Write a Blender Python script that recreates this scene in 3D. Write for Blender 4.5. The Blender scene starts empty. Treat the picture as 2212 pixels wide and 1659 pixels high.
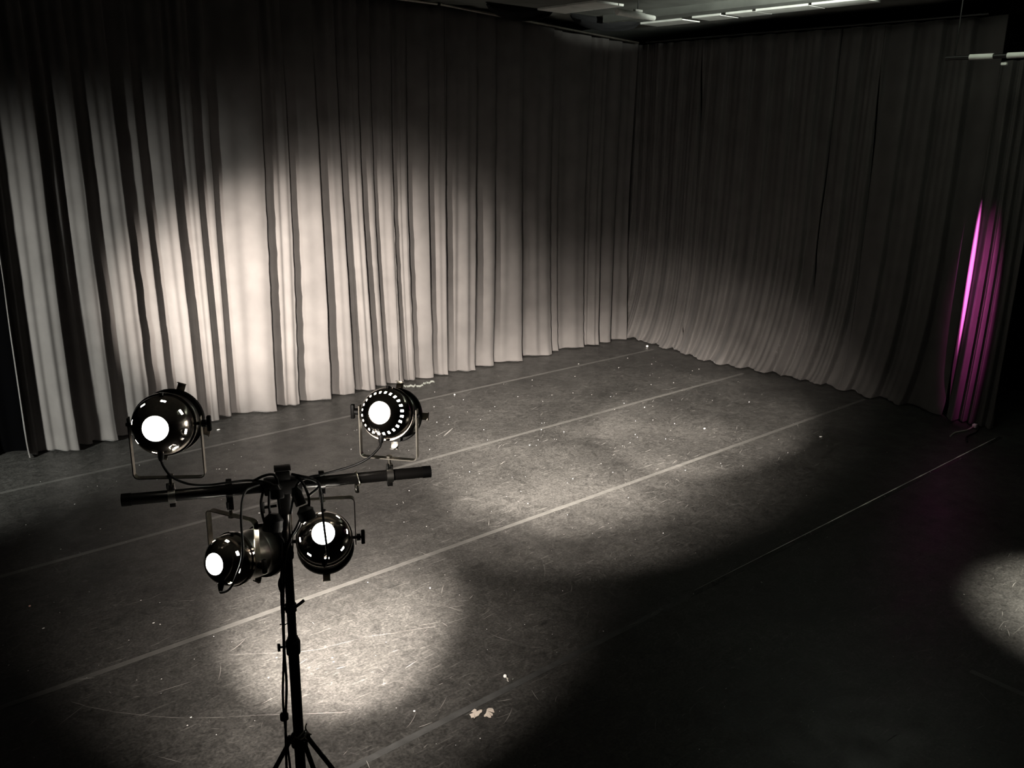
import bpy, bmesh, math, random
from mathutils import Vector as V, Matrix
random.seed(7)
S = bpy.context.scene
COL = S.collection

# ---------------------------------------------------------------- camera
# room axes: x runs along the stage floor seams, y runs towards the long grey curtain
CH, FPX = 3.6, 1900.0
FW, RT, UP = V((0.6300, 0.7261, -0.2755)), V((0.7580, -0.6521, 0.0140)), V((0.1695, 0.2177, 0.9612))
FW.normalize(); RT = (RT - RT.dot(FW) * FW).normalized(); UP = RT.cross(FW)
cd = bpy.data.cameras.new('camera'); cd.sensor_width = 36; cd.lens = FPX / 2212 * 36
cd.clip_start = 0.05; cd.clip_end = 200
cam = bpy.data.objects.new('camera', cd); COL.objects.link(cam)
cam.matrix_world = Matrix.Translation((0, 0, CH)) @ Matrix((RT, UP, -FW)).transposed().to_4x4()
S.camera = cam

# ---------------------------------------------------------------- world, exposure
w = bpy.data.worlds.new('world'); S.world = w; w.use_nodes = True
w.node_tree.nodes['Background'].inputs[0].default_value = (0.5, 0.55, 0.6, 1)
w.node_tree.nodes['Background'].inputs[1].default_value = 0.0
S.view_settings.view_transform = 'Standard'; S.view_settings.look = 'None'
S.view_settings.gamma = 1; S.view_settings.use_curve_mapping = False
S.view_settings.exposure = 1.4

WARM = (1.0, 0.905, 0.81)
def spot(name, loc, target, watts, deg, blend, col=WARM, rad=0.09, parent=None, oval=(1, 1)):
    l = bpy.data.lights.new(name, 'SPOT'); l.energy = watts; l.spot_size = math.radians(deg)
    l.spot_blend = blend; l.color = col; l.shadow_soft_size = rad
    o = bpy.data.objects.new(name, l); COL.objects.link(o)
    d = V(target) - V(loc)
    o.rotation_euler = d.to_track_quat('-Z', 'Y').to_euler(); o.location = loc; o.scale = (oval[0], oval[1], 1)
    if parent: o.parent = parent; o.location = V(loc) - parent.location
    return o
# lamps of the rig that stand outside the picture, plus an added ceiling fill
SIDE = spot('side_stage_lamp', (-3.6, 7.3, 1.9), (2.2, 10.6, 0.8), 2300, 36, 1.0, (0.95, 0.97, 0.90), 0.30, oval=(1, 1.55))
SIDE2 = spot('side_stage_lamp', (-2.2, 5.6, 2.0), (5.35, 10.6, 1.45), 13500, 23, 1.0, WARM, 0.18)
KEY = spot('rear_side_lamp', (-1.6, 1.2, 3.05), (1.834, 2.872, 2.40), 420, 8, 1.0, WARM, 0.03)
POOL = spot('downstage_lamp', (9.6, 0.0, 4.6), (7.85, 1.25, 0), 5500, 28, 1.0, (1.0, 0.95, 0.82), 0.08)
MAG1 = spot('magenta_lamp', (10.2, 3.1, 2.3), (11.65, 4.545, 1.95), 2900, 50, 0.8, (1.0, 0.16, 0.74), 0.01, oval=(0.035, 1.0))
MAG2 = spot('magenta_lamp', (10.2, 3.1, 2.3), (11.65, 4.40, 1.6), 200, 64, 1.0, (1.0, 0.14, 0.62), 0.015, oval=(0.15, 1.15))
CEIL_FILL = spot('added_ceiling_fill', (9.6, 2.3, 4.86), (10.6, 8.0, 6.3), 3700, 62, 0.7, (0.95, 1.0, 0.9), 0.05, oval=(0.6, 0.42))  # added fill with no source in the rig, brightens the ceiling tiles

# ---------------------------------------------------------------- materials
def mat(name, col=(0.5, 0.5, 0.5), rough=0.5, metal=0.0, emit=None, es=0, spec=0.5, sheen=0, bump=None, var=None):
    m = bpy.data.materials.new(name); m.use_nodes = True
    nt = m.node_tree; b = nt.nodes['Principled BSDF']
    b.inputs['Base Color'].default_value = (*col, 1); b.inputs['Roughness'].default_value = rough
    b.inputs['Metallic'].default_value = metal; b.inputs['Specular IOR Level'].default_value = spec
    if sheen:
        b.inputs['Sheen Weight'].default_value = sheen; b.inputs['Sheen Roughness'].default_value = 0.45
    if emit:
        b.inputs['Emission Color'].default_value = (*emit, 1); b.inputs['Emission Strength'].default_value = es
    tc = nt.nodes.new('ShaderNodeTexCoord')
    if var:   # (scale, amount)
        n = nt.nodes.new('ShaderNodeTexNoise'); n.inputs['Scale'].default_value = var[0]; n.inputs['Detail'].default_value = 5
        nt.links.new(tc.outputs['Object'], n.inputs['Vector'])
        r = nt.nodes.new('ShaderNodeMapRange'); r.inputs['To Min'].default_value = 1 - var[1]; r.inputs['To Max'].default_value = 1 + var[1]
        r.inputs['From Min'].default_value = 0.3; r.inputs['From Max'].default_value = 0.7
        nt.links.new(n.outputs['Fac'], r.inputs['Value'])
        mx = nt.nodes.new('ShaderNodeVectorMath'); mx.operation = 'SCALE'; mx.inputs[0].default_value = col
        nt.links.new(r.outputs['Result'], mx.inputs['Scale']); nt.links.new(mx.outputs[0], b.inputs['Base Color'])
    if bump:
        n = nt.nodes.new('ShaderNodeTexNoise'); n.inputs['Scale'].default_value = bump[0]; n.inputs['Detail'].default_value = 4
        nt.links.new(tc.outputs['Object'], n.inputs['Vector'])
        bp = nt.nodes.new('ShaderNodeBump'); bp.inputs['Strength'].default_value = bump[1]; bp.inputs['Distance'].default_value = bump[2]
        nt.links.new(n.outputs['Fac'], bp.inputs['Height']); nt.links.new(bp.outputs['Normal'], b.inputs['Normal'])
    return m

M_CURT = mat('grey_velour', (0.066, 0.0615, 0.059), 0.95, spec=0.08, sheen=0.06, var=(3.0, 0.12))
M_BLACK = mat('black_paint', (0.005, 0.005, 0.0055), 0.9, spec=0.15)
M_CEIL = mat('dark_ceiling', (0.15, 0.157, 0.143), 0.9, spec=0.1, var=(2.0, 0.25))
M_TILE = mat('pale_ceiling_tile', (0.66, 0.675, 0.635), 0.9, spec=0.1, var=(6.0, 0.1))
M_STEEL = mat('black_powder_coat', (0.008, 0.0075, 0.007), 0.32, spec=0.45, bump=(300, 0.2, 0.0005))
M_CHROME = mat('polished_aluminium', (0.55, 0.50, 0.45), 0.17, 1.0)
M_INNER = mat('dull_aluminium', (0.62, 0.60, 0.56), 0.33, 1.0)
M_ZINC = mat('zinc_plated_steel', (0.66, 0.62, 0.54), 0.3, 1.0, var=(30, 0.15))
M_RUB = mat('black_rubber', (0.004, 0.004, 0.004), 0.5, spec=0.25)
M_LAMP = mat('glowing_lamp', (1, 1, 1), 0.4, emit=(1.0, 0.93, 0.82), es=30)
M_LAMPB = mat('bright_glowing_lamp', (1, 1, 1), 0.4, emit=(1.0, 0.93, 0.82), es=45)
M_LENS = mat('glowing_lens', (1, 1, 1), 0.4, emit=(1.0, 0.9, 0.76), es=1.0)
M_TAPE = mat('grey_vinyl_tape', (0.066, 0.0645, 0.060), 0.34, spec=0.5, var=(9, 0.15))
M_TAPEB = mat('black_vinyl_tape', (0.037, 0.037, 0.036), 0.25, spec=0.5, var=(9, 0.2))
M_SCUFF = mat('white_scuff', (0.14, 0.135, 0.127), 0.8, spec=0.2)
M_PAPER = mat('torn_paper', (0.34, 0.30, 0.26), 0.9, spec=0.1, bump=(60, 0.4, 0.002))
M_WHITE = mat('white_lint', (0.6, 0.59, 0.57), 0.8)
M_CLEAR = mat('clear_plastic', (0.10, 0.105, 0.095), 0.15, spec=0.8)
M_STRING = mat('white_string', (0.3, 0.29, 0.26), 0.9)

def floor_mat():
    m = bpy.data.materials.new('scuffed_dance_vinyl'); m.use_nodes = True
    nt = m.node_tree; N = nt.nodes; L = nt.links; b = N['Principled BSDF']
    tc = N.new('ShaderNodeTexCoord')
    def noise(scale, detail=4, dist=0.0, stretch=None, rough=0.55):
        n = N.new('ShaderNodeTexNoise'); n.inputs['Scale'].default_value = scale; n.inputs['Detail'].default_value = detail
        n.inputs['Distortion'].default_value = dist; n.inputs['Roughness'].default_value = rough
        if stretch:
            mp = N.new('ShaderNodeMapping'); mp.inputs['Rotation'].default_value = (0, 0, stretch[0]); mp.inputs['Scale'].default_value = (stretch[1], stretch[2], 1)
            mp.inputs['Location'].default_value = (stretch[0] * 7, 3.1, 0)
            L.new(tc.outputs['Object'], mp.inputs['Vector']); L.new(mp.outputs[0], n.inputs['Vector'])
        else: L.new(tc.outputs['Object'], n.inputs['Vector'])
        return n.outputs['Fac']
    def rng(src, a, b_, c, d):
        r = N.new('ShaderNodeMapRange'); r.inputs['From Min'].default_value = a; r.inputs['From Max'].default_value = b_
        r.inputs['To Min'].default_value = c; r.inputs['To Max'].default_value = d; L.new(src, r.inputs['Value']); return r.outputs['Result']
    def mth(op, a, b_=None):
        q = N.new('ShaderNodeMath'); q.operation = op
        for i, v in enumerate((a, b_)):
            if v is None: continue
            if isinstance(v, (int, float)): q.inputs[i].default_value = v
            else: L.new(v, q.inputs[i])
        return q.outputs[0]
    big = rng(noise(0.9, 6, 0.6), 0.3, 0.7, 0.62, 1.36)
    med = rng(noise(9, 9, 1.8, None, 0.72), 0.33, 0.67, 0.52, 1.48)
    val = mth('MULTIPLY', big, med)
    tot = None
    for i, (rot, sx, sy, sc) in enumerate([(0.05, 1, 16, 2.2), (0.5, 1, 13, 2.6), (-0.35, 1, 14, 2.4), (1.3, 1, 14, 2.4), (-0.9, 1, 12, 2.8)]):
        line = rng(noise(sc * 1.5, 3, 0.35, (rot, sx, sy)), 0.64, 0.70, 0, 1)
        br = rng(noise(2.3 + i * 0.4, 2, 0, (rot + i, 1, 1)), 0.47, 0.62, 0, 1)
        k = mth('MULTIPLY', line, br); tot = k if tot is None else mth('ADD', tot, k)
    # curling scuffs: thin iso-lines of a smooth noise, broken up by another
    iso = mth('ABSOLUTE', mth('SUBTRACT', noise(3.1, 1, 1.5), 0.5)); iso = rng(iso, 0.0, 0.006, 1, 0)
    iso = mth('MULTIPLY', iso, rng(noise(5.5, 2), 0.56, 0.66, 0, 1))
    fine = rng(noise(55, 5), 0.35, 0.68, 0.6, 1.4)
    val = mth('MULTIPLY', val, fine)
    cr = N.new('ShaderNodeCombineColor')
    base = mth('MULTIPLY', val, 0.032)
    s = mth('ADD', base, mth('MULTIPLY', mth('ADD', mth('MULTIPLY', tot, 0.6), mth('MULTIPLY', iso, 0.7)), 0.06))
    L.new(mth('MULTIPLY', s, 1.0), cr.inputs[0]); L.new(mth('MULTIPLY', s, 0.965), cr.inputs[1]); L.new(mth('MULTIPLY', s, 0.90), cr.inputs[2])
    L.new(cr.outputs[0], b.inputs['Base Color'])
    L.new(rng(noise(5, 5), 0.3, 0.7, 0.34, 0.5), b.inputs['Roughness'])
    b.inputs['Specular IOR Level'].default_value = 0.3
    bp = N.new('ShaderNodeBump'); bp.inputs['Strength'].default_value = 0.25; bp.inputs['Distance'].default_value = 0.004
    L.new(noise(14, 5, 0.5), bp.inputs['Height']); L.new(bp.outputs[0], b.inputs['Normal'])
    return m
M_FLOOR = floor_mat()

# ---------------------------------------------------------------- mesh helpers
class MB:
    def __init__(s): s.bm = bmesh.new()
    def box(s, c, size, ax=None, bev=0):
        ax = ax or (V((1, 0, 0)), V((0, 1, 0)), V((0, 0, 1)))
        m = Matrix((ax[0] * size[0], ax[1] * size[1], ax[2] * size[2])).transposed().to_4x4(); m.translation = V(c)
        r = bmesh.ops.create_cube(s.bm, size=1, matrix=m)
        if bev:
            es = list({e for v in r['verts'] for e in v.link_edges})
            bmesh.ops.bevel(s.bm, geom=es, offset=bev, segments=2, affect='EDGES', profile=0.5)
        return s
    def tube(s, pts, rad, n=12, cap=True, flat=None):
        """swept tube; flat=(w,t) gives a rectangular strip instead"""
        pts = [V(p) for p in pts]; rings = []
        up = None
        for i, p in enumerate(pts):
            t = (pts[min(i + 1, len(pts) - 1)] - pts[max(i - 1, 0)]).normalized()
            if up is None:
                up = V((0, 0, 1)) if abs(t.z) < 0.9 else V((1, 0, 0))
            a = (up - up.dot(t) * t)
            a = a.normalized() if a.length > 1e-6 else t.orthogonal().normalized()
            b = t.cross(a); up = a
            r = rad[i] if isinstance(rad, (list, tuple)) else rad
            rings.append([s.bm.verts.new(p + a * math.cos(2 * math.pi * k / n) * r + b * math.sin(2 * math.pi * k / n) * r) for k in range(n)])
        for A, B in zip(rings, rings[1:]):
            for k in range(n): s.bm.faces.new((A[k], A[(k + 1) % n], B[(k + 1) % n], B[k]))
        if cap: s.bm.faces.new(rings[0][::-1]); s.bm.faces.new(rings[-1])
        return s
    def strip(s, pts, wdir, wd, th):
        """flat bar bent along pts; wdir = direction of its wide side"""
        pts = [V(p) for p in pts]; wdir = V(wdir).normalized(); rings = []
        for i, p in enumerate(pts):
            t = (pts[min(i + 1, len(pts) - 1)] - pts[max(i - 1, 0)]).normalized()
            n = t.cross(wdir).normalized()
            rings.append([s.bm.verts.new(p + wdir * x * wd / 2 + n * y * th / 2) for x, y in ((-1, -1), (1, -1), (1, 1), (-1, 1))])
        for A, B in zip(rings, rings[1:]):
            for k in range(4): s.bm.faces.new((A[k], A[(k + 1) % 4], B[(k + 1) % 4], B[k]))
        s.bm.faces.new(rings[0][::-1]); s.bm.faces.new(rings[-1]); return s
    def lathe(s, o, ax, prof, n=64, skip=None, closed=False):
        ax = V(ax).normalized(); a = ax.orthogonal().normalized(); b = ax.cross(a); o = V(o); rings = []
        for t, r in prof:
            if r < 1e-5: rings.append([s.bm.verts.new(o + ax * t)])
            else: rings.append([s.bm.verts.new(o + ax * t + (a * math.cos(2 * math.pi * k / n) + b * math.sin(2 * math.pi * k / n)) * r) for k in range(n)])
        if closed: rings.append(rings[0])
        for j, (A, B) in enumerate(zip(rings, rings[1:])):
            for k in range(n):
                if skip and skip(j, k): continue
                k2 = (k + 1) % n
                if len(A) == 1 and len(B) == 1: continue
                if len(A) == 1: s.bm.faces.new((A[0], B[k2], B[k]))
                elif len(B) == 1: s.bm.faces.new((A[k], A[k2], B[0]))
                else: s.bm.faces.new((A[k], A[k2], B[k2], B[k]))
        return s
    def build(s, name, m, parent=None, smooth=True, angle=35):
        bm = s.bm; bmesh.ops.recalc_face_normals(bm, faces=bm.faces)
        for e in bm.edges:
            if len(e.link_faces) == 2 and e.calc_face_angle(0) > math.radians(angle): e.smooth = False
        for f in bm.faces: f.smooth = smooth
        off = V((0, 0, 0))
        if parent:
            q = parent
            while q: off += q.location; q = q.parent
            bmesh.ops.translate(bm, verts=bm.verts, vec=-off)
        me = bpy.data.meshes.new(name); bm.to_mesh(me); bm.free(); me.materials.append(m)
        o = bpy.data.objects.new(name, me); COL.objects.link(o)
        if parent: o.parent = parent
        return o
def tag(o, label=None, cat=None, group=None, kind=None):
    for k, v in (('label', label), ('category', cat), ('group', group), ('kind', kind)):
        if v: o[k] = v
    return o
def thing(name, loc, label, cat, group=None):
    o = bpy.data.objects.new(name, None); o.location = loc; o.empty_display_size = 0.05; COL.objects.link(o)
    return tag(o, label, cat, group)
def recenter(o):
    """puts a one-mesh thing's origin at its own base"""
    me = o.data; xs = [v.co for v in me.vertices]
    c = V((sum(v.x for v in xs) / len(xs), sum(v.y for v in xs) / len(xs), min(v.z for v in xs)))
    me.transform(Matrix.Translation(-c)); o.location = c; return o
def bez(pts, n=10):
    """smooth curve through pts (Catmull-Rom)"""
    P = [V(p) for p in pts]; P = [P[0] * 2 - P[1]] + P + [P[-1] * 2 - P[-2]]; out = []
    for i in range(1, len(P) - 2):
        for k in range(n):
            t = k / n; a, b, c, d = P[i - 1:i + 3]
            out.append(0.5 * ((2 * b) + (c - a) * t + (2 * a - 5 * b + 4 * c - d) * t * t + (3 * b - a - 3 * c + d) * t ** 3))
    out.append(P[-2]); return out

# ---------------------------------------------------------------- the room
CEIL = 5.3
def wall(name, c, size, m=M_BLACK):
    return tag(MB().box(c, size).build(name, m, smooth=False), kind='structure')
wall('floor', (4, 2, -0.1), (24, 24, 0.2), M_FLOOR)
wall('ceiling', (4, 2, CEIL + 0.1), (24, 24, 0.2), M_CEIL)
wall('wall_left', (4, 13.1, 2.65), (20, 0.2, 5.3))
wall('wall_back', (14.1, 2, 2.65), (0.2, 22, 5.3))
wall('wall_right', (4, -7.1, 2.65), (20, 0.2, 5.3))
wall('wall_front', (-6.1, 2, 2.65), (0.2, 22, 5.3))

# tape over the seams between the floor rolls
def tape(y0, y1, x0, x1, label, m=M_TAPE, z=0.001):
    o = MB().box(((x0 + x1) / 2, (y0 + y1) / 2, z / 2 + 0.0002), (x1 - x0, y1 - y0, z)).build('floor_tape', m, smooth=False)
    return recenter(tag(o, label, 'tape', None))
wd = 0.026
tape(9.64 - wd, 9.64 + wd, 0.2, 11.6, 'grey floor tape line nearest the hem of the long grey curtain')
tape(7.71 - wd, 7.71 + wd, -1.5, 11.5, 'grey floor tape line passing just behind the crossbar')
tape(5.79 - wd, 5.79 + wd, -3, 11.7, 'brightest grey floor tape line, running behind the stand pole')
tape(3.87 - wd, 3.87 + wd, -3, 11.5, 'shiny dark floor tape line nearest the viewer, below the light pools', M_TAPEB)
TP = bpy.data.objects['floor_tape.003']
_e = MB(); _r = [[_e.bm.verts.new((5.4 + 6.0 * i / 30, 3.90 + k * 0.0055 * min(1, 0.12 + i / 14) * (1 + 0.4 * math.sin(i * 2.3)), 0.0024)) for k in (-1, 1)] for i in range(31)]  # light caught by the raised tape edge, painted as a pale tapering strip
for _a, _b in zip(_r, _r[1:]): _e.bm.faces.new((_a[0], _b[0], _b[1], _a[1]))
_e.build('edge_glint', mat('pale_edge_glint', (0.8, 0.79, 0.73), 0.25, var=(2.2, 0.5)), TP, smooth=False)['label'] = 'pale painted glint along the tape edge'
tape(-3.0, 1.95, 6.0 - wd, 6.0 + wd, 'short glossy tape line at the lower right beside the small bright pool', M_TAPE)

# ---------------------------------------------------------------- curtains
def curtain(name, label, base, along, s0, s1, out, edges, ztop, seed, depth=1.0, sway=0.0, flare=0.05, kick=None, mtl=None, hem=0.03, ds=0.009, nz=56, group='grey stage curtains'):
    """edges = distances (m) along the run where a fold ends in a sharp lip; 'out' points into the room"""
    rnd = random.Random(seed)
    base = V(base); along = V(along); out = V(out)
    E = sorted(edges); amp = []
    for a, b in zip(E, E[1:]): amp.append(min(0.24, 0.60 * (b - a) + 0.015) * rnd.uniform(0.8, 1.1) * depth)
    wr = [(rnd.uniform(9, 34), rnd.uniform(0, 6.3), rnd.uniform(0.25, 1.0)) for _ in range(7)]
    lean = [rnd.uniform(-1, 1) for _ in E]
    sgn = 1
    def prof(s, z):
        h = max(0.0, 1 - z / 2.6)
        s = s - sway * h * h * h * 1.0 - flare * h * h * math.sin(1.7 * s + seed) - 0.02 * math.sin(0.8 * z + 2.1 * s)
        i = 0
        while i < len(E) - 2 and s > E[i + 1]: i += 1
        L = E[i + 1] - E[i]; u = min(1, max(0, (s - E[i]) / L)); A = amp[i]
        pA = amp[i - 1] if i > 0 else 0.5 * A
        k = min(0.16, 0.022 / L)
        if u < k: d = pA * (0.5 + 0.5 * math.cos(math.pi * u / k))
        else:
            v = (u - k) / (1 - k)
            d = A * (0.5 - 0.5 * math.cos(math.pi * min(1, v * 1.08))) * 0.85 + A * 0.15 * v
            d += A * 0.10 * math.sin(2 * math.pi * v * (1 + (i * 7 % 3)) + i) * math.sin(math.pi * v)
        w_ = sum(a * math.sin(f * s + p + 0.25 * z) for f, p, a in wr) * 0.0032
        d = d * (0.74 + 0.30 * h + 0.05 * math.sin(z + i)) + w_
        if kick: d += kick(s) * h ** 4
        if z < 0.22: d += hem * (1 - z / 0.22) ** 2 * (0.5 + 0.5 * math.sin(9 * s + i * 2))
        return d
    bm = bmesh.new(); n = max(8, int((s1 - s0) / ds)); rows = []
    zs = []
    for j in range(nz + 1):
        t = j / nz; zs.append(t ** 1.6)
    for t in zs:
        row = []
        for i in range(n + 1):
            s = s0 + (s1 - s0) * i / n; zt = ztop(s) if callable(ztop) else ztop
            z = 0.012 + (zt - 0.012) * t
            if t == 0: z += 0.012 * (0.5 + 0.5 * math.sin(13 * s + seed)) 
            p = base + along * s + out * prof(s, z); p.z = z
            row.append(bm.verts.new(p))
        rows.append(row)
    for A, B in zip(rows, rows[1:]):
        for i in range(n): bm.faces.new((A[i], A[i + 1], B[i + 1], B[i]))
    for f in bm.faces: f.smooth = True
    bm.normal_update()
    # hem seam: heavier turned-up band
    me = bpy.data.meshes.new(name); bm.to_mesh(me); bm.free(); me.materials.append(mtl or M_CURT)
    o = bpy.data.objects.new(name, me); COL.objects.link(o)
    tag(o, label, 'curtain', group)
    recenter(o)
    md = o.modifiers.new('thickness', 'SOLIDIFY'); md.thickness = 0.006; md.offset = 0
    return o

LE = [1.72, 1.99, 2.08, 2.46, 2.62, 2.88, 3.29, 3.54, 3.88, 4.18, 4.38, 4.97, 5.32, 5.73, 6.08, 6.40, 6.63, 6.92, 7.16, 7.50, 7.80, 8.33, 8.72, 9.23, 9.87, 10.10, 10.69, 11.04, 11.40, 11.86]
ZL = lambda s: min(CEIL - 0.03, 5.05 + 0.065 * (11.9 - s))
X, Y = (1, 0, 0), (0, 1, 0)
YB = 10.62
def left(s0, s1, label): curtain('stage_curtain', label, (0, YB + 0.05, 0), X, s0, s1, (0, -1, 0), LE, ZL, 3)
left(1.97, 6.905, 'long grey pleated curtain at the left, ending at the deep dark gap')
left(6.912, 7.795, 'narrow grey curtain panel between the dark gap and the thin seam')
left(7.80, 11.77, 'grey pleated curtain panel from the thin seam to the far corner')
# back run: s counts from the far corner towards the right of the picture
BE = [-0.3, 0, 0.17, 0.46, 0.67, 0.97, 1.32, 1.43, 1.77, 2.23, 2.59, 2.96, 3.40, 3.65, 4.0, 4.32, 4.69, 5.08, 5.46, 5.9]
XB = 12.02
def back(s0, s1, label):
    return curtain('stage_curtain', label, (XB, 10.60, 0), (0, -1, 0), s0, s1, (-1, 0, 0), BE, 5.04, 11, depth=0.62, sway=-0.24, flare=0.08, hem=0.07,
                   kick=lambda s: 0.04 + 0.22 * math.exp(-((s - 2.35) / 0.95) ** 2))
back(-0.12, 1.325, 'softly lit grey curtain panel in the far corner above the white paper ball')
back(1.33, 3.65, 'dim grey curtain panel with its hem puddled on the floor')
back(3.656, 4.32, 'narrow very dark curtain panel right of the puddled hem')
back(4.326, 5.86, 'nearly black curtain panel left of the magenta lit drape')
M_VELV = mat('black_velour', (0.0006, 0.0006, 0.0007), 0.95, spec=0.0)
curtain('masking_curtain', 'black masking curtain left of the grey curtain at the picture edge', (0, 10.95, 0), X, -2.0, 2.05, (0, -1, 0),
        [-2.1, -1.7, -1.35, -1.0, -0.6, -0.2, 0.1, 0.5, 0.85, 1.2, 1.6, 2.1], 5.2, 31, mtl=M_VELV, depth=0.7)
curtain('wing_curtain', 'narrow hanging drape lit magenta at the right side', (11.80, 4.67, 0), (0, -1, 0), 0.0, 0.60, (-1, 0, 0),
        [0, 0.16, 0.27, 0.37, 0.48, 0.60, 0.66], 4.5, 23, depth=1.3, ds=0.004, flare=0.03, hem=0.03, group=None)['category'] = 'curtain'

# curtain track along the left run, as short rail lengths
def rail(p0, p1, label, r=0.016, m=M_ZINC, name='curtain_rail'):
    return recenter(tag(MB().tube([p0, p1], r, 10).build(name, m), label, 'rail'))
rail((1.7, YB - 0.20, ZL(1.7) - 0.02), (7.6, YB - 0.20, ZL(7.6) - 0.02), 'thin metal rail along the top of the long left curtain, above the picture edge')
rail((7.65, YB - 0.20, ZL(7.65) - 0.02), (11.7, YB - 0.20, ZL(11.7) - 0.02), 'thin metal rail along the top of the left curtain, running to the far corner')
rail((11.75, 10.3, 5.045), (11.75, 4.9, 5.045), 'thin dark rail along the top edge of the back curtain', 0.012, M_STEEL)

# ---------------------------------------------------------------- ceiling fittings
def panel(x0, x1, y0, y1, label):
    o = MB().box(((x0 + x1) / 2, (y0 + y1) / 2, CEIL - 0.016), (x1 - x0, y1 - y0, 0.03), bev=0.004).build('ceiling_tile', M_TILE, smooth=False)
    recenter(o); tag(o, label, 'ceiling tile', 'pale ceiling tiles')
panel(9.05, 9.60, 9.42, 10.00, 'pale ceiling tile at the upper left, left one of the pair touching the picture edge')
panel(9.05, 9.60, 8.85, 9.40, 'pale ceiling tile at the upper left, right one of the pair touching the picture edge')
panel(11.30, 11.72, 9.20, 10.05, 'long pale ceiling tile just behind the pale cylinder')
panel(11.24, 11.68, 8.46, 8.98, 'short pale ceiling tile standing alone between two gaps in the far row')
panel(11.22, 11.64, 7.86, 8.36, 'pale ceiling tile in the far row, with a long tile on its right')
panel(11.20, 11.60, 7.00, 7.84, 'long pale ceiling tile in the right half of the far row')
panel(11.18, 11.58, 6.20, 6.96, 'pale ceiling tile at the right end of the far row, cut by the picture edge')
for (x, y0, y1, lab) in ((10.35, 6.0, 9.9, 'dark ceiling beam between the two rows of pale tiles'),):
    recenter(tag(MB().box((x, (y0 + y1) / 2, CEIL - 0.05), (0.12, y1 - y0, 0.1)).build('ceiling_beam', M_CEIL, smooth=False), lab, 'beam'))
t = thing('ceiling_spotlight', (9.4, 8.5, CEIL), 'pale unlit cylinder fitting hanging under the ceiling between the tile rows', 'lamp')
MB().lathe((9.05, 8.46, 5.12), (0.85, 0.09, 0.0), [(0, 0), (0, 0.036), (0.01, 0.042), (0.60, 0.042), (0.62, 0.036), (0.84, 0.034), (0.85, 0)], 32).build('housing', M_TILE, t)
MB().box((9.5, 8.50, 5.175), (0.14, 0.05, 0.03), bev=0.004).build('bracket', M_TILE, t)
MB().tube([(9.5, 8.50, 5.18), (9.5, 8.50, CEIL)], 0.008).build('stem', M_STEEL, t)
# black swags of border cloth hanging in front of the tiles along the left rail
for k, (x0, x1, lab) in enumerate(((8.15, 9.35, 'black cloth swag hanging from the ceiling at the upper left tile pair'), (9.75, 11.25, 'black cloth swag hanging from the ceiling left of the pale cylinder'))):
    bm = MB(); A = []
    for i in range(25):
        u = i / 24; x = x0 + (x1 - x0) * u; dz = 0.03 + 0.16 * math.sin(math.pi * u) ** 0.6
        A.append([bm.bm.verts.new((x, 10.05 + 0.05 * v * math.sin(5 * v + x * 4), CEIL - 0.004 - dz * v)) for v in (0, 0.25, 0.5, 0.75, 1)])
    for a, b in zip(A, A[1:]):
        for j in range(4): bm.bm.faces.new((a[j], a[j + 1], b[j + 1], b[j]))
    o = bm.build('border_cloth', M_BLACK); md = o.modifiers.new('t', 'SOLIDIFY'); md.thickness = 0.006
    recenter(tag(o, lab, 'cloth'))
# lighting pipe at the upper right
t = thing('lighting_pipe', (11.0, 4.3, 4.5), 'horizontal pipe with pale clamped fittings at the upper right edge', 'pipe')
MB().tube([(11.0, 5.0, 4.50), (11.0, 2.0, 4.48)], 0.024, 16).build('pipe', M_STEEL, t)
MB().tube([(11.0, 4.73, 4.50), (11.0, 4.47, 4.498)], 0.031, 16).build('sleeve', M_TILE, t)
MB().tube([(11.0, 4.32, 4.497), (11.0, 4.02, 4.495)], 0.031, 16).build('sleeve', M_TILE, t)
MB().box((11.0, 4.34, 4.41), (0.05, 0.06, 0.03), bev=0.006).build('bracket', M_TILE, t)
for y in (4.9, 2.3): MB().tube([(11.0, y, 4.50), (11.0, y, CEIL)], 0.008).build('hanger', M_STEEL, t)

# ---------------------------------------------------------------- the lighting stand
BC = V((1.447, 3.048, 2.236))                       # centre of the crossbar
OLD_R, OLD_F = V((0.7554, -0.6553, 0)), V((0.6553, 0.7554, 0))
ya = math.radians(16.5)
BD = (OLD_R * math.cos(ya) + OLD_F * math.sin(ya)); BN = V((-BD.y, BD.x, 0))   # along the bar / away from camera
Z = V((0, 0, 1))
PX, PY = BC.x, BC.y
stand = thing('lighting_stand', (PX, PY, 0), 'black telescopic T bar stand on a tripod holding four lamps', 'stand')
bar = MB().lathe(BC - BD * 0.595, BD, [(0.02, 0.019), (0, 0.019), (0, 0.0235), (1.19, 0.0235), (1.19, 0.019), (1.17, 0.019)], 32).build('crossbar', M_STEEL, stand)
for s_ in (-0.595, 0.56): MB().lathe(BC + BD * s_, BD, [(0, 0.0205), (0, 0.0250), (0.035, 0.0250), (0.035, 0.0205)], 32, closed=True).build('end_cap', M_RUB, bar)
hubT = MB().box(BC, (0.15, 0.062, 0.062), (BD, BN, Z), 0.008).box(BC + Z * 0.045, (0.056, 0.056, 0.05), (BD, BN, Z), 0.004).box(BC - Z * 0.07, (0.05, 0.05, 0.10), (BD, BN, Z), 0.006).build('bar_socket', M_STEEL, stand)
MB().box(BC + Z * 0.073, (0.064, 0.06, 0.008), (BD, BN, Z), 0.002).build('cap_plate', M_STEEL, hubT)
MB().tube([BC - BD * 0.03 - Z * 0.085, BC - BD * 0.085 - Z * 0.088], 0.006).tube([BC - BD * 0.085 - Z * 0.11, BC - BD * 0.085 - Z * 0.066], 0.009).build('wing_bolt', M_STEEL, hubT)
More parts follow.
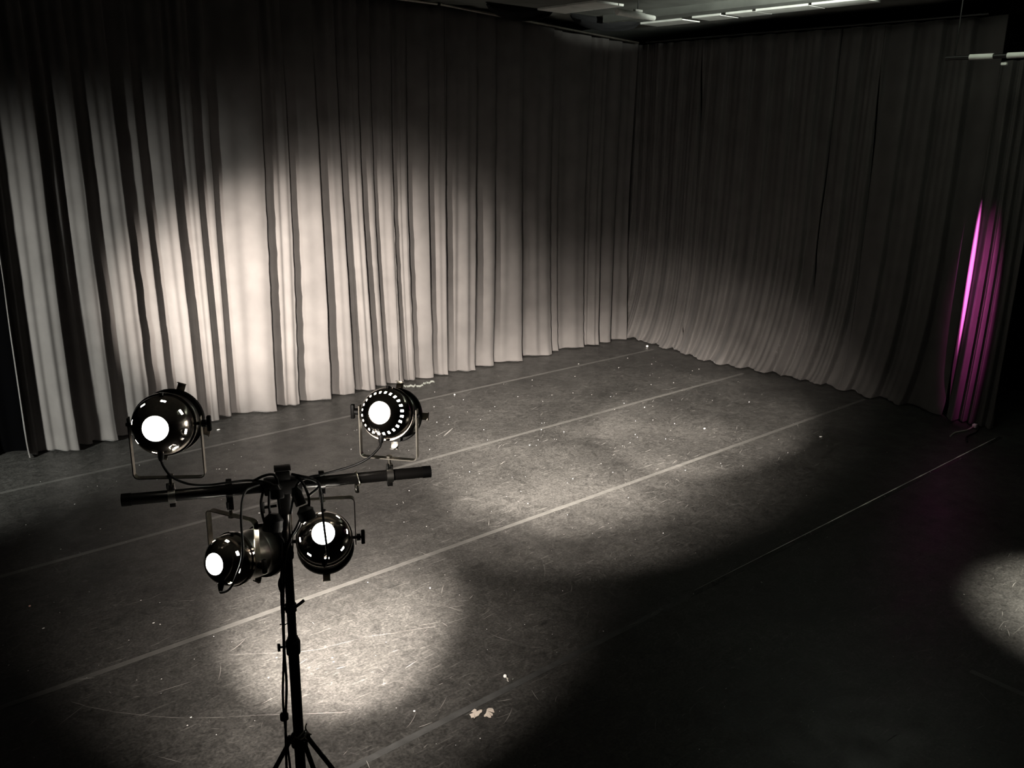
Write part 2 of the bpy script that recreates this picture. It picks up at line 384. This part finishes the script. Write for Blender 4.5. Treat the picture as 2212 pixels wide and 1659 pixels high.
def at(z, dx=0.0, dn=0.0): return V((PX, PY, z)) + BD * dx + BN * dn
MB().tube([at(1.50), at(2.17)], 0.0185, 24).build('upper_pole', M_STEEL, stand)
MB().tube([at(0.12), at(1.55)], 0.0225, 24).build('lower_pole', M_STEEL, stand)
col1 = MB().lathe(at(1.475), Z, [(0, 0.024), (0.0, 0.029), (0.055, 0.031), (0.062, 0.027), (0.062, 0.02)], 28).build('locking_collar', M_STEEL, stand)
MB().tube([at(1.51, -0.028), at(1.51, -0.052)], 0.005).lathe(at(1.51, -0.052), -BD, [(0, 0), (0, 0.016), (0.010, 0.017), (0.012, 0.014), (0.012, 0)], 18).build('locking_knob', M_RUB, col1)
col2 = MB().lathe(at(1.675), Z, [(0, 0.019), (0, 0.024), (0.03, 0.024), (0.03, 0.019)], 24, closed=True).build('tie_band', M_RUB, stand)
MB().tube(bez([at(1.69, 0.02), at(1.70, 0.035), at(1.715, 0.055)], 4), 0.007, 8).build('tie_end', M_RUB, col2)
MB().tube(bez([at(1.69, -0.02), at(1.68, -0.032), at(1.665, -0.03)], 4), 0.006, 8).build('tie_end', M_RUB, col2)
MB().tube(bez([at(1.618, -0.018), at(1.612, -0.032), at(1.618, -0.040), at(1.616, -0.048)], 4), 0.0025, 6).build('wire_end', M_RUB, stand)
MB().lathe(at(1.915), Z, [(0, 0.0195), (0, 0.024), (0.02, 0.026), (0.05, 0.023), (0.055, 0.0195)], 20).build('tape_wrap', mat('grey_cloth_tape', (0.12, 0.115, 0.10), 0.8, bump=(80, 0.6, 0.004)), stand)['label'] = 'grey cloth tape wound round the pole'
hub = MB().lathe(at(1.02), Z, [(0, 0.024), (0, 0.034), (0.05, 0.034), (0.055, 0.028), (0.055, 0.024)], 24).build('leg_hub', M_STEEL, stand)
brace_hub = MB().lathe(at(0.30), Z, [(0, 0.024), (0, 0.032), (0.04, 0.032), (0.04, 0.024)], 24).build('brace_hub', M_STEEL, stand)
for a in (182, 322, 32):
    r_ = math.radians(a); d = OLD_R * math.cos(r_) + OLD_F * math.sin(r_)
    foot = V((PX, PY, 0)) + d * 0.56; foot.z = 0.016
    lg = MB().tube([at(1.045) + d * 0.036, foot], 0.0105, 14).box(at(1.045) + d * 0.034, (0.03, 0.022, 0.035), (d, Z.cross(d), Z), 0.004).build('leg', M_STEEL, stand)
    MB().tube([foot + V((0, 0, 0.03)) - d * 0.015, foot + V((0, 0, -0.015)) + d * 0.004], 0.0155, 14).build('rubber_foot', M_RUB, lg)
    k = (1.045 - 0.62) / 1.03; mid = (at(1.045) + d * 0.036).lerp(foot, 0.55)
    MB().tube([at(0.32) + d * 0.03, mid], 0.007, 10).build('brace', M_STEEL, lg)
kn = MB()
for pts in (((1.085, -0.02, -0.03), (1.070, 0.01, -0.036), (1.085, 0.035, -0.02), (1.105, 0.030, -0.01), (1.120, 0.036, 0)),
            ((1.085, 0.035, -0.02), (1.078, 0.046, -0.02), (1.076, 0.054, -0.02)), ((1.075, 0.022, -0.034), (1.062, 0.034, -0.036)),
            ((1.070, -0.025, -0.025), (1.085, 0.0, -0.035), (1.10, 0.03, -0.015))):
    kn.tube(bez([at(*p) for p in pts], 5), 0.0032, 6)
tag(kn.build('tie_string', M_STRING, stand))

# safety cable loop on the right half of the bar (hangs from the bar: a thing of its own)
sp = BC + BD * 0.285
sl = MB()
ring = [sp + BN * (0.028 * math.sin(q)) + Z * (0.028 * math.cos(q)) + BD * 0.018 * math.sin(q * 0.5) for q in [i * 2 * math.pi / 22 for i in range(23)]]
sl.tube(ring, 0.003, 8)
sc = recenter(tag(sl.build('safety_cable', M_ZINC), 'steel safety loop round the right half of the crossbar with a dangling snap hook', 'cable'))
off = sp - Z * 0.045 + BD * 0.005
h = MB().lathe(off, V((0.1, 0, -1)), [(-0.02, 0), (-0.018, 0.008), (0.0, 0.010), (0.016, 0.009), (0.02, 0)], 14).build('snap_hook', M_ZINC)
h.data.transform(Matrix.Translation(-sc.location)); h.parent = sc

# ---------------------------------------------------------------- the four lamps
def px_ray(x, y): return FW + RT * ((x - 1106) / FPX) - UP * ((y - 829.5) / FPX)

def par_can(s_bar, above, aim, label, holes, cable_pts, beam_w, beam_deg, spill_w, knob_side=1, R=0.113, body=0.10, brz=0.11, leg=0.185, tilt_ax=None, clips=(0.3, 1.9, 3.4), spill_deg=95, pan=None, beam_b=0.8, oval=(1, 1)):
    sg = 1 if above else -1
    cb = BC + BD * s_bar
    bridge = cb + Z * sg * brz
    C = bridge + Z * sg * leg
    root = thing('stage_light', C, label, 'stage light', 'polished spotlights on the stand')
    ax = (V(aim) - C).normalized()
    h = V((ax.x, ax.y, 0)).normalized() if pan is None else V(pan).normalized()
    pv = h.cross(Z).normalized()                       # pivot axis, to the right seen from behind
    C0 = C - ax * 0.02
    # rear dome: spun shell with an open back and a ring of vents
    prof = []; ph0 = 24.5
    if holes == 'slots': vents = (49, 58)
    else: vents = (57, 62.5)
    phs = [ph0, 27, 31, 35, 40, 45] + [vents[0], vents[1]] + [67, 73, 79, 85, 90]
    for ph in phs:
        q = math.radians(ph); prof.append((-R * math.cos(q), R * math.sin(q)))
    prof += [(0.006, R * 1.0), (0.006, R * 1.05), (0.016, R * 1.055), (0.018, R * 0.97), (0.024, R * 0.955)]
    NS = 120 if holes == 'slots' else 96
    vi = phs.index(vents[0])
    def skip(j, k):
        if j != vi: return False
        return (k % 5) < 2 if holes == 'slots' else (k % 12) < 4 and k % 12 >= 1
    hs = MB().lathe(C0, ax, prof, NS, skip).build('housing', M_CHROME, root, angle=40)
    md = hs.modifiers.new('sheet', 'SOLIDIFY'); md.thickness = 0.0022; md.offset = -1
    br_ = MB().lathe(C0, ax, [(0.022, R * 0.955), (0.03, R * 0.95), (body * 0.6, R * 0.95), (body * 0.62, R * 0.965), (body * 0.66, R * 0.965), (body * 0.68, R * 0.95), (body, R * 0.95)], 64).build('barrel', M_INNER, root, angle=50)
    md = br_.modifiers.new('sheet', 'SOLIDIFY'); md.thickness = 0.002; md.offset = -1
    MB().lathe(C0, ax, [(-R * 0.935, 0.0), (-R * 0.93, R * 0.2), (-R * 0.905, R * 0.40), (-R * 0.80, R * 0.44), (-R * 0.5, R * 0.62), (0.0, R * 0.78), (0.03, R * 0.86), (0.034, R * 0.3), (0.034, 0)], 48).build('lamp', M_LAMPB if holes == 'slots' else M_LAMP, root)
    fr = MB().lathe(C0, ax, [(body - 0.004, R * 0.955), (body, R * 1.08), (body + 0.014, R * 1.10), (body + 0.016, R * 1.03), (body + 0.004, R * 0.90)], 56, closed=True).build('front_ring', M_STEEL, root)
    MB().lathe(C0, ax, [(body - 0.012, R * 0.93), (body - 0.008, R * 0.6), (body - 0.006, 0)], 48).build('lens', M_LENS, root)
    a0 = ax.orthogonal().normalized()
    u0 = (Z - Z.dot(ax) * ax).normalized(); r0 = ax.cross(u0)
    for q in clips:
        d = u0 * math.cos(q) + r0 * math.sin(q); tng = ax.cross(d)
        c = C0 + ax * (body + 0.012) + d * R * 1.06
        MB().box(c + d * 0.016, (0.030, 0.030, 0.003), (tng, d, ax), 0.0008).box(c + d * 0.031 - ax * 0.006, (0.034, 0.003, 0.014), (tng, d, ax), 0.0008).build('frame_clip', M_ZINC, fr)
    # little cover screw on the crown of the dome
    MB().lathe(C0 - ax * 0.01, u0, [(R * 0.98, 0.007), (R * 1.045, 0.007), (R * 1.05, 0.010), (R * 1.08, 0.010), (R * 1.085, 0)], 12).build('cover_screw', M_STEEL, hs)
    # yoke
    yw = R * 1.16; pts = []
    rc = 0.018
    zt = C - Z * sg * (leg)                             # level of the bridge
    def P(dx, dz): return C + pv * dx - Z * sg * dz
    left = [P(-yw, -0.028), P(-yw, 0.05), P(-yw, leg - rc)] + [P(-yw + rc - rc * math.cos(q), leg - rc + rc * math.sin(q)) for q in (0.4, 0.8, 1.2)] + [P(-yw + rc, leg)]
    right = [P(yw - rc, leg)] + [P(yw - rc + rc * math.sin(q), leg - rc + rc * math.cos(q)) for q in (0.4, 0.8, 1.2)] + [P(yw, leg - rc), P(yw, 0.05), P(yw, -0.028)]
    yk = MB().strip(left + [P(0, leg)] + right, h, 0.026, 0.0042).build('yoke', M_ZINC, root, angle=50)
    for sd in (-1, 1):
        if sd == knob_side:
            MB().tube([P(sd * R * 0.96, 0), P(sd * (yw + 0.022), 0)], 0.0065, 12).tube([P(sd * (yw + 0.004), 0), P(sd * (yw + 0.02), 0)], 0.014, 16).box(P(sd * (yw + 0.030), 0), (0.016, 0.018, 0.060), (pv, h, Z), 0.004).build('tilt_knob', M_RUB, yk)
        else:
            MB().tube([P(sd * R * 0.96, 0), P(sd * (yw + 0.010), 0)], 0.0075, 10).build('pivot_bolt', M_STEEL, yk)
    # clamp
    cm = MB().box(cb + Z * sg * (0.028 + (brz - 0.055) / 2), (0.026, 0.030, brz - 0.052), (BD, BN, Z), 0.003)
    cm.lathe(cb - BD * 0.013, BD, [(0, 0.0245), (0, 0.0300), (0.026, 0.0300), (0.026, 0.0245)], 28, closed=True)
    cl = cm.build('hook_clamp', M_STEEL if not above else M_INNER, root)
    MB().box(cb - Z * sg * 0.038, (0.022, 0.02, 0.014), (BD, BN, Z), 0.002).build('clamp_nut', M_STEEL, cl)
    MB().tube([cb + Z * sg * (brz - 0.03), bridge + Z * sg * 0.010], 0.0065, 12).tube([bridge + Z * sg * 0.003, bridge + Z * sg * 0.011], 0.013, 6).build('yoke_bolt', M_ZINC, cl)
    MB().tube([cb + Z * sg * 0.05 - BN * 0.016, cb + Z * sg * 0.05 - BN * 0.034], 0.004, 8).tube([cb + Z * sg * 0.05 - BN * 0.026 - Z * 0.012 - BD * 0.01, cb + Z * sg * 0.05 - BN * 0.030 + Z * 0.012 - BD * 0.01], 0.005, 8).build('clamp_screw', M_RUB, cl)
    # cable leaves the dome low at the back
    q = math.radians(64); dn = -u0
    g = C0 - ax * R * math.cos(q) + dn * R * math.sin(q); gd = (-ax * math.cos(q) + dn * math.sin(q))
    gd = (gd * 0.25 + dn * 0.35 - Z * 0.6).normalized()
    gl = MB().tube([g - gd * 0.006, g + gd * 0.014, g + gd * 0.026], [0.013, 0.011, 0.007], 14).build('cable_gland', M_RUB, hs)
    e_ = g + gd * 0.024; d0 = (e_ - V((0, 0, CH))).dot(FW); n_ = len(cable_pts)
    cp_ = []
    for i_, (x, y, D) in enumerate(cable_pts):
        k_ = min(1, (i_ + 1) / 4); cp_.append(px_ray(x, y) * (d0 * (1 - k_) + D * k_) + V((0, 0, CH)))
    MB().tube(bez([g + gd * 0.01, e_] + cp_, 9), 0.0048, 10).build('power_cable', M_RUB, root)
    lens = C0 + ax * (body + 0.03)
    spot('beam', lens, lens + ax, beam_w, beam_deg, beam_b, WARM, 0.05, root, oval)
    spot('spill', lens, lens + ax, spill_w, spill_deg, 1.0, WARM, 0.05, root, oval)
    return root, C, ax

def aim_from(C, az, el):
    az, el = math.radians(az), math.radians(el)
    d = (OLD_R * math.sin(az) + OLD_F * math.cos(az)) * math.cos(el) + Z * math.sin(el)
    return C + d * 5
def where(s_bar, above, brz, leg): return BC + BD * s_bar + Z * (brz + leg) * (1 if above else -1)

UL = par_can(-0.415, True, aim_from(where(-0.415, True, 0.075, 0.215), -6, -10.5), 'polished spotlight above the left end of the crossbar, aimed at the curtain', 'round',
    [(356, 1012, 3.28), (374, 1032, 3.30), (410, 1046, 3.32), (450, 1048, 3.33), (490, 1043, 3.36), (545, 1038, 3.42), (592, 1050, 3.42), (604, 1100, 3.42)], 2600, 38, 250, spill_deg=54, beam_b=1.0, brz=0.075, leg=0.215, R=0.113)
UR = par_can(0.425, True, aim_from(where(0.425, True, 0.075, 0.188), 10, -20), 'brightly glowing spotlight with a ring of slots, above the right end of the crossbar', 'slots',
    [(818, 968, 3.45), (795, 990, 3.45), (760, 1007, 3.46), (700, 1024, 3.46), (665, 1032, 3.44), (640, 1050, 3.44), (628, 1110, 3.44)], 10500, 33, 3300, spill_deg=48, beam_b=1.0, oval=(1.12, 0.75), brz=0.075, leg=0.19, R=0.103, knob_side=-1, clips=(0.05, 1.55, 3.1), body=0.115)
LL = par_can(-0.205, False, aim_from(where(-0.205, False, 0.105, 0.19), 25, -13.3), 'polished spotlight hanging lower left of the pole, its glowing back turned to the left', 'round',
    [(478, 1280, 3.22), (496, 1272, 3.23), (512, 1240, 3.24), (524, 1195, 3.25), (521, 1110, 3.30), (530, 1062, 3.36), (560, 1048, 3.42)], 8800, 18, 60, oval=(1.1, 0.42), spill_deg=50, beam_b=0.5, brz=0.105, leg=0.19, R=0.104, body=0.19, clips=(0.4, 1.9, 3.3))
LR = par_can(0.150, False, aim_from(where(0.150, False, 0.075, 0.18), -11, -37.5), 'polished spotlight hanging lower right of the pole, tilted down at the near floor', 'round',
    [(708, 1200, 3.20), (703, 1160, 3.20), (697, 1110, 3.30), (693, 1060, 3.40), (680, 1036, 3.45), (650, 1028, 3.46)], 3600, 37, 430, spill_deg=76, beam_b=1.0, brz=0.075, leg=0.18, R=0.109, body=0.15, clips=(3.14,))

# ---------------------------------------------------------------- cables and plugs on the stand
def pw(x, y, D): return px_ray(x, y) * D + V((0, 0, CH))
cbl = thing('extension_cable', at(1.9), 'tangled black extension cable with rubber plugs around the pole below the crossbar', 'cable')
MB().tube(bez([pw(568, 1062, 3.44), pw(564, 1090, 3.44), pw(572, 1130, 3.45), pw(590, 1150, 3.46), pw(612, 1170, 3.47), pw(613, 1230, 3.55), pw(603, 1260, 3.56), pw(612, 1290, 3.6)], 8), 0.0055, 10).build('cable', M_RUB, cbl)
MB().tube(bez([pw(582, 1056, 3.44), pw(581, 1090, 3.45), pw(583, 1108, 3.46)], 6), 0.0055, 10).build('cable', M_RUB, cbl)
MB().tube(bez([pw(640, 1030, 3.44), pw(655, 1045, 3.42), pw(667, 1075, 3.42), pw(667, 1098, 3.43)], 6), 0.0055, 10).build('cable', M_RUB, cbl)
MB().tube(bez([pw(650, 1118, 3.44), pw(640, 1140, 3.46), pw(628, 1162, 3.48), pw(616, 1200, 3.50), pw(612, 1290, 3.6), pw(614, 1400, 3.66), pw(619, 1480, 3.7), pw(617, 1560, 3.76), pw(619, 1659, 3.84), pw(622, 1700, 3.88), at(0.55, -0.035), at(0.12, -0.05), at(0.012, -0.09)], 8), 0.0055, 10).build('cable', M_RUB, cbl)
MB().tube(bez([pw(652, 1110, 3.44), pw(648, 1135, 3.46), pw(626, 1170, 3.5), pw(609, 1230, 3.52), pw(608, 1290, 3.58), pw(613, 1400, 3.64), pw(611, 1500, 3.7), pw(616, 1570, 3.76), pw(627, 1659, 3.84), pw(629, 1700, 3.88), at(0.5, -0.03, -0.02), at(0.12, -0.03, -0.04), at(0.012, -0.07, -0.07)], 8), 0.005, 10).build('cable', M_RUB, cbl)
def plug(x, y, D, dx, dy, r, L, name='plug'):
    a = pw(x, y, D); d = (pw(x + dx, y + dy, D) - a).normalized()
    MB().lathe(a - d * L / 2, d, [(0, 0), (0, r * 0.5), (L * 0.12, r * 0.62), (L * 0.3, r * 0.95), (L * 0.36, r), (L * 0.5, r * 0.94), (L * 0.9, r), (L, r * 0.93), (L, 0)], 24).build(name, M_RUB, cbl)
plug(590, 1128, 3.47, -0.1, 1, 0.040, 0.07)
plug(661, 1108, 3.43, 0.4, 1, 0.034, 0.06)
plug(643, 1072, 3.44, 0.4, 1, 0.022, 0.075, 'socket')
plug(598, 1062, 3.42, 0.1, 1, 0.026, 0.055, 'socket')
MB().tube(bez([pw(545, 1040, 3.42), pw(570, 1028, 3.42), pw(592, 1026, 3.43), pw(600, 1045, 3.43), pw(594, 1070, 3.44)], 6), 0.0055, 10).build('cable', M_RUB, cbl)
MB().tube(bez([pw(630, 1024, 3.44), pw(655, 1030, 3.43), pw(680, 1038, 3.44), pw(690, 1050, 3.46), pw(668, 1070, 3.46)], 6), 0.0055, 10).build('cable', M_RUB, cbl)
clipo = MB().lathe(pw(614, 1548, 3.75), Z, [(-0.012, 0.012), (-0.012, 0.018), (0.012, 0.018), (0.012, 0.012)], 14, closed=True).build('cable_tie', M_RUB, cbl)

# ---------------------------------------------------------------- litter on the floor
def flake(name, cx, cy, pts, label, cat, m=M_PAPER, th=0.003, crumple=0.008, seed=1):
    rnd = random.Random(seed); bm = MB()
    c = bm.bm.verts.new((cx, cy, 0.006 + crumple)); ring = []
    for x, y in pts: ring.append(bm.bm.verts.new((cx + x, cy + y, 0.004 + rnd.uniform(0, crumple))))
    for i in range(len(ring)): bm.bm.faces.new((c, ring[i], ring[(i + 1) % len(ring)]))
    r = bmesh.ops.extrude_face_region(bm.bm, geom=list(bm.bm.faces))
    for v in [g for g in r['geom'] if isinstance(g, bmesh.types.BMVert)]: v.co.z -= th
    o = bm.build(name, m, smooth=False); return recenter(tag(o, label, cat))
def fl(x, y):   # point on the floor below a line of sight
    d = px_ray(x, y); k = -CH / d.z; return (d * k).x, (d * k).y
def shape(px, c): 
    cx, cy = fl(*c); return cx, cy, [(fl(*p)[0] - cx, fl(*p)[1] - cy) for p in px]
K = 10.235 ** -1 * 1.0
def cp(pts, ox=980, oy=1420, k=9.759): return [(ox + x / k, oy + y / k) for x, y in pts]
A = cp([(330, 1215), (385, 1225), (445, 1210), (470, 1180), (440, 1175), (370, 1160), (440, 1112), (480, 1130), (480, 1165), (560, 1115), (600, 1125), (595, 1165), (560, 1190), (530, 1235), (470, 1265), (430, 1320), (415, 1290), (370, 1305), (355, 1255)])
cx, cy, P_ = shape(A, (1024, 1543)); flake('paper_scrap', cx, cy, P_, 'ragged torn beige paper scrap on the dark front floor, left of the two', 'paper', seed=4)
A = cp([(700, 1110), (740, 1085), (800, 1080), (830, 1110), (860, 1165), (850, 1185), (800, 1180), (760, 1165), (755, 1185), (825, 1215), (820, 1240), (790, 1245), (790, 1290), (750, 1290), (700, 1265), (640, 1260), (635, 1240), (670, 1225), (690, 1160)])
cx, cy, P_ = shape(A, (1054, 1540)); flake('paper_scrap', cx, cy, P_, 'ragged torn beige paper scrap on the dark front floor, right of the two', 'paper', seed=9)
def pebble(name, x, y, r, label, cat, m=M_WHITE, sq=0.8, stretch=1.0, ang=0.0):
    r *= 0.72
    cx, cy = fl(x, y); bm = MB()
    bmesh.ops.create_icosphere(bm.bm, subdivisions=3, radius=r)
    for v in bm.bm.verts:
        k = 1 + 0.16 * math.sin(5 * v.co.x / r + x) * math.cos(4 * v.co.y / r + y)
        vx, vy = v.co.x * k * stretch, v.co.y * k
        v.co = V((cx + vx * math.cos(ang) - vy * math.sin(ang), cy + vx * math.sin(ang) + vy * math.cos(ang), r * sq + v.co.z * sq))
    return recenter(tag(bm.build(name, m), label, cat))
t = thing('cotton_ball', (*fl(1090, 1458), 0), 'small round white ball with a short tail on the dark front floor', 'ball')
bx, by = fl(1091, 1464)
bm = MB(); bmesh.ops.create_icosphere(bm.bm, subdivisions=3, radius=0.0125, matrix=Matrix.Translation((bx, by, 0.0125))); bm.build('ball', M_WHITE, t)
tx = [fl(1094, 1465), fl(1097, 1468), fl(1096, 1470), fl(1098, 1473)]
MB().tube(bez([(q[0], q[1], 0.004) for q in tx], 4), [0.004] * 13, 6).build('tail', M_STRING, t)
pebble('lint_ball', 1108, 1468, 0.008, 'tiny pair of glassy crumbs just right of the white ball', 'lint', M_CLEAR, 0.7, 1.5)
pebble('paper_ball', 1398, 750, 0.030, 'bright white paper ball at the hem in the far corner', 'paper', M_WHITE, 0.9)
pebble('paper_strip', 1855, 845, 0.022, 'small white strip on the floor by the nearly black back curtain', 'paper', M_WHITE, 0.25, 2.6, 2.3)
pebble('paper_strip', 1645, 1258, 0.010, 'thin pale splinter alone on the dark floor above the shiny tape', 'paper', M_WHITE, 0.3, 0.6)
pebble('chip', 895, 1537, 0.010, 'small white chip on the floor below the near light pool', 'paper', M_WHITE, 0.5)
pebble('chip', 1773, 944, 0.020, 'white chip on the dark floor below the right end of the brightest tape', 'paper', M_WHITE, 0.4, 1.6)
pebble('chip', 472, 929, 0.018, 'white chip on the floor just right of the upper left spotlight', 'paper', M_WHITE, 0.5, 1.5)
pebble('chip', 982, 853, 0.016, 'round white chip beside the tape line nearest the curtain', 'paper', M_WHITE, 0.6)
pebble('chip', 560, 1109, 0.013, 'white chip on the floor behind the lower left yoke', 'paper', M_WHITE, 0.5)
pebble('chip', 64, 1310, 0.012, 'small pinkish chip on the dark floor at the left', 'paper', mat('pink_chip', (0.8, 0.45, 0.36), 0.8), 0.5)
pebble('chip', 1522, 926, 0.016, 'white chip in the far right light pool', 'paper', M_WHITE, 0.5, 1.4)
pebble('chip', 2082, 1285, 0.009, 'single white chip on the black floor left of the right pool', 'paper', M_WHITE, 0.5)
pebble('chip', 929, 1271, 0.010, 'white chip on the upper rim of the near light pool', 'paper', M_WHITE, 0.5)
# crumpled clear tape at the hem
rnd = random.Random(5); pts = []
for i in range(26):
    u = i / 25; x = 6.80 + 0.55 * u; y = 10.24 + 0.05 * math.sin(9 * u) - 0.03 * u + rnd.uniform(-0.02, 0.02)
    pts.append((x, y, 0.012 + rnd.uniform(0, 0.03)))
b_ = MB(); b_.strip(bez(pts, 3), (0.2, 0.5, 1), 0.028, 0.0015)
recenter(tag(b_.build('crumpled_tape', M_CLEAR, smooth=False), 'crumpled clear tape on the floor at the curtain hem behind the upper right spotlight', 'tape'))
# foot of a little floor stand beside the magenta drape
t = thing('cable_bundle', (11.2, 4.25, 0), 'pale cable ends lying on the dark floor at the foot of the magenta drape', 'cable')
MB().tube(bez([(11.62, 4.25, 0.02), (11.4, 4.25, 0.012), (11.2, 4.30, 0.012), (11.0, 4.28, 0.012)], 6), 0.010, 8).build('cable', M_STRING, t)
MB().tube(bez([(11.60, 4.18, 0.02), (11.4, 4.14, 0.012), (11.15, 4.14, 0.012), (10.95, 4.05, 0.012)], 6), 0.010, 8).build('cable', M_RUB, t)
MB().box((11.62, 4.24, 0.03), (0.06, 0.05, 0.045), bev=0.006).build('connector', M_WHITE, t)

# scuffs: short pale strokes rubbed into the vinyl, and lint specks (beyond counting)
rnd = random.Random(12); b_ = MB()
def stroke(x, y, a, L, wd_, bend=0.0):
    n = 7; pts = []
    for i in range(n):
        u = i / (n - 1) - 0.5; pts.append((x + math.cos(a) * L * u - math.sin(a) * bend * (u * u - 0.25) * L, y + math.sin(a) * L * u + math.cos(a) * bend * (u * u - 0.25) * L))
    prev = None
    for i, (px_, py_) in enumerate(pts):
        k = math.sin(math.pi * (i + 0.35) / (n - 0.3)) * wd_ / 2; nx, ny = -math.sin(a), math.cos(a)
        cur = (b_.bm.verts.new((px_ + nx * k, py_ + ny * k, 0.0016)), b_.bm.verts.new((px_ - nx * k, py_ - ny * k, 0.0016)))
        if prev: b_.bm.faces.new((prev[0], prev[1], cur[1], cur[0]))
        prev = cur
for i in range(1300):
    x = rnd.uniform(-0.5, 11.3); y = rnd.uniform(1.5, 10.1)
    a = rnd.gauss(0.15, 0.35) if rnd.random() < 0.72 else rnd.uniform(-1.6, 1.6)
    L = rnd.choice((0.02, 0.03, 0.05, 0.08, 0.14)) * rnd.uniform(0.7, 1.5)
    stroke(x, y, a, L, rnd.uniform(0.0025, 0.006), rnd.uniform(-0.25, 0.25))
def px_stroke(P0, P1, w_, bend=0):
    a, c = fl(*P0), fl(*P1); L = math.hypot(c[0] - a[0], c[1] - a[1])
    stroke((a[0] + c[0]) / 2, (a[1] + c[1]) / 2, math.atan2(c[1] - a[1], c[0] - a[0]), L, w_, bend)
for q in (((120, 1572), (182, 1524), 0.005), ((60, 1570), (80, 1552), 0.006), ((16, 1412), (52, 1385), 0.006), ((330, 1499), (415, 1472), 0.006), ((154, 1470), (205, 1464), 0.012),
          ((958, 943), (978, 925), 0.02), ((944, 941), (968, 929), 0.008), ((726, 1445), (746, 1440), 0.008), ((990, 1299), (1012, 1298), 0.007), ((962, 1310), (1000, 1321), 0.006),
          ((1014, 1294), (1022, 1286), 0.010), ((1080, 1004), (1091, 996), 0.009), ((1529, 1067), (1550, 1073), 0.007), ((1630, 1042), (1646, 1046), 0.007), ((382, 1299), (420, 1297), 0.006),
          ((409, 1299), (421, 1296), 0.008), ((381, 1316), (403, 1313), 0.006), ((324, 1294), (351, 1281), 0.005), ((903, 1190), (931, 1203), 0.006), ((1390, 1010), (1410, 1003), 0.006)):
    px_stroke(*q)
for P in ([(157, 1516), (182, 1525), (240, 1537), (330, 1548), (410, 1552), (500, 1549), (560, 1545), (650, 1543), (760, 1538)], [(490, 1415), (560, 1412), (640, 1410), (700, 1401), (780, 1378), (860, 1366), (960, 1350), (1010, 1332)]):
    for a, c in zip(P, P[1:]): px_stroke((a[0] - 4, a[1]), (c[0] + 4, c[1]), 0.004)
tag(b_.build('floor_scuffs', M_SCUFF, smooth=False), 'pale scuffs and scratches rubbed into the black floor', 'scuff marks', kind='stuff')
b_ = MB()
for i in range(420):
    x = rnd.uniform(0.0, 11.2); y = rnd.uniform(2.0, 10.0); r = rnd.choice((0.002, 0.002, 0.0025, 0.003, 0.0045)) * (1 if y < 6 else 1.35)
    bmesh.ops.create_icosphere(b_.bm, subdivisions=1, radius=r, matrix=Matrix.Translation((x, y, r * 0.5)) @ Matrix.Diagonal((rnd.uniform(0.8, 1.8), rnd.uniform(0.8, 1.4), 0.5, 1)))
tag(b_.build('lint_specks', M_WHITE), 'white lint specks scattered over the black floor', 'lint', kind='stuff')
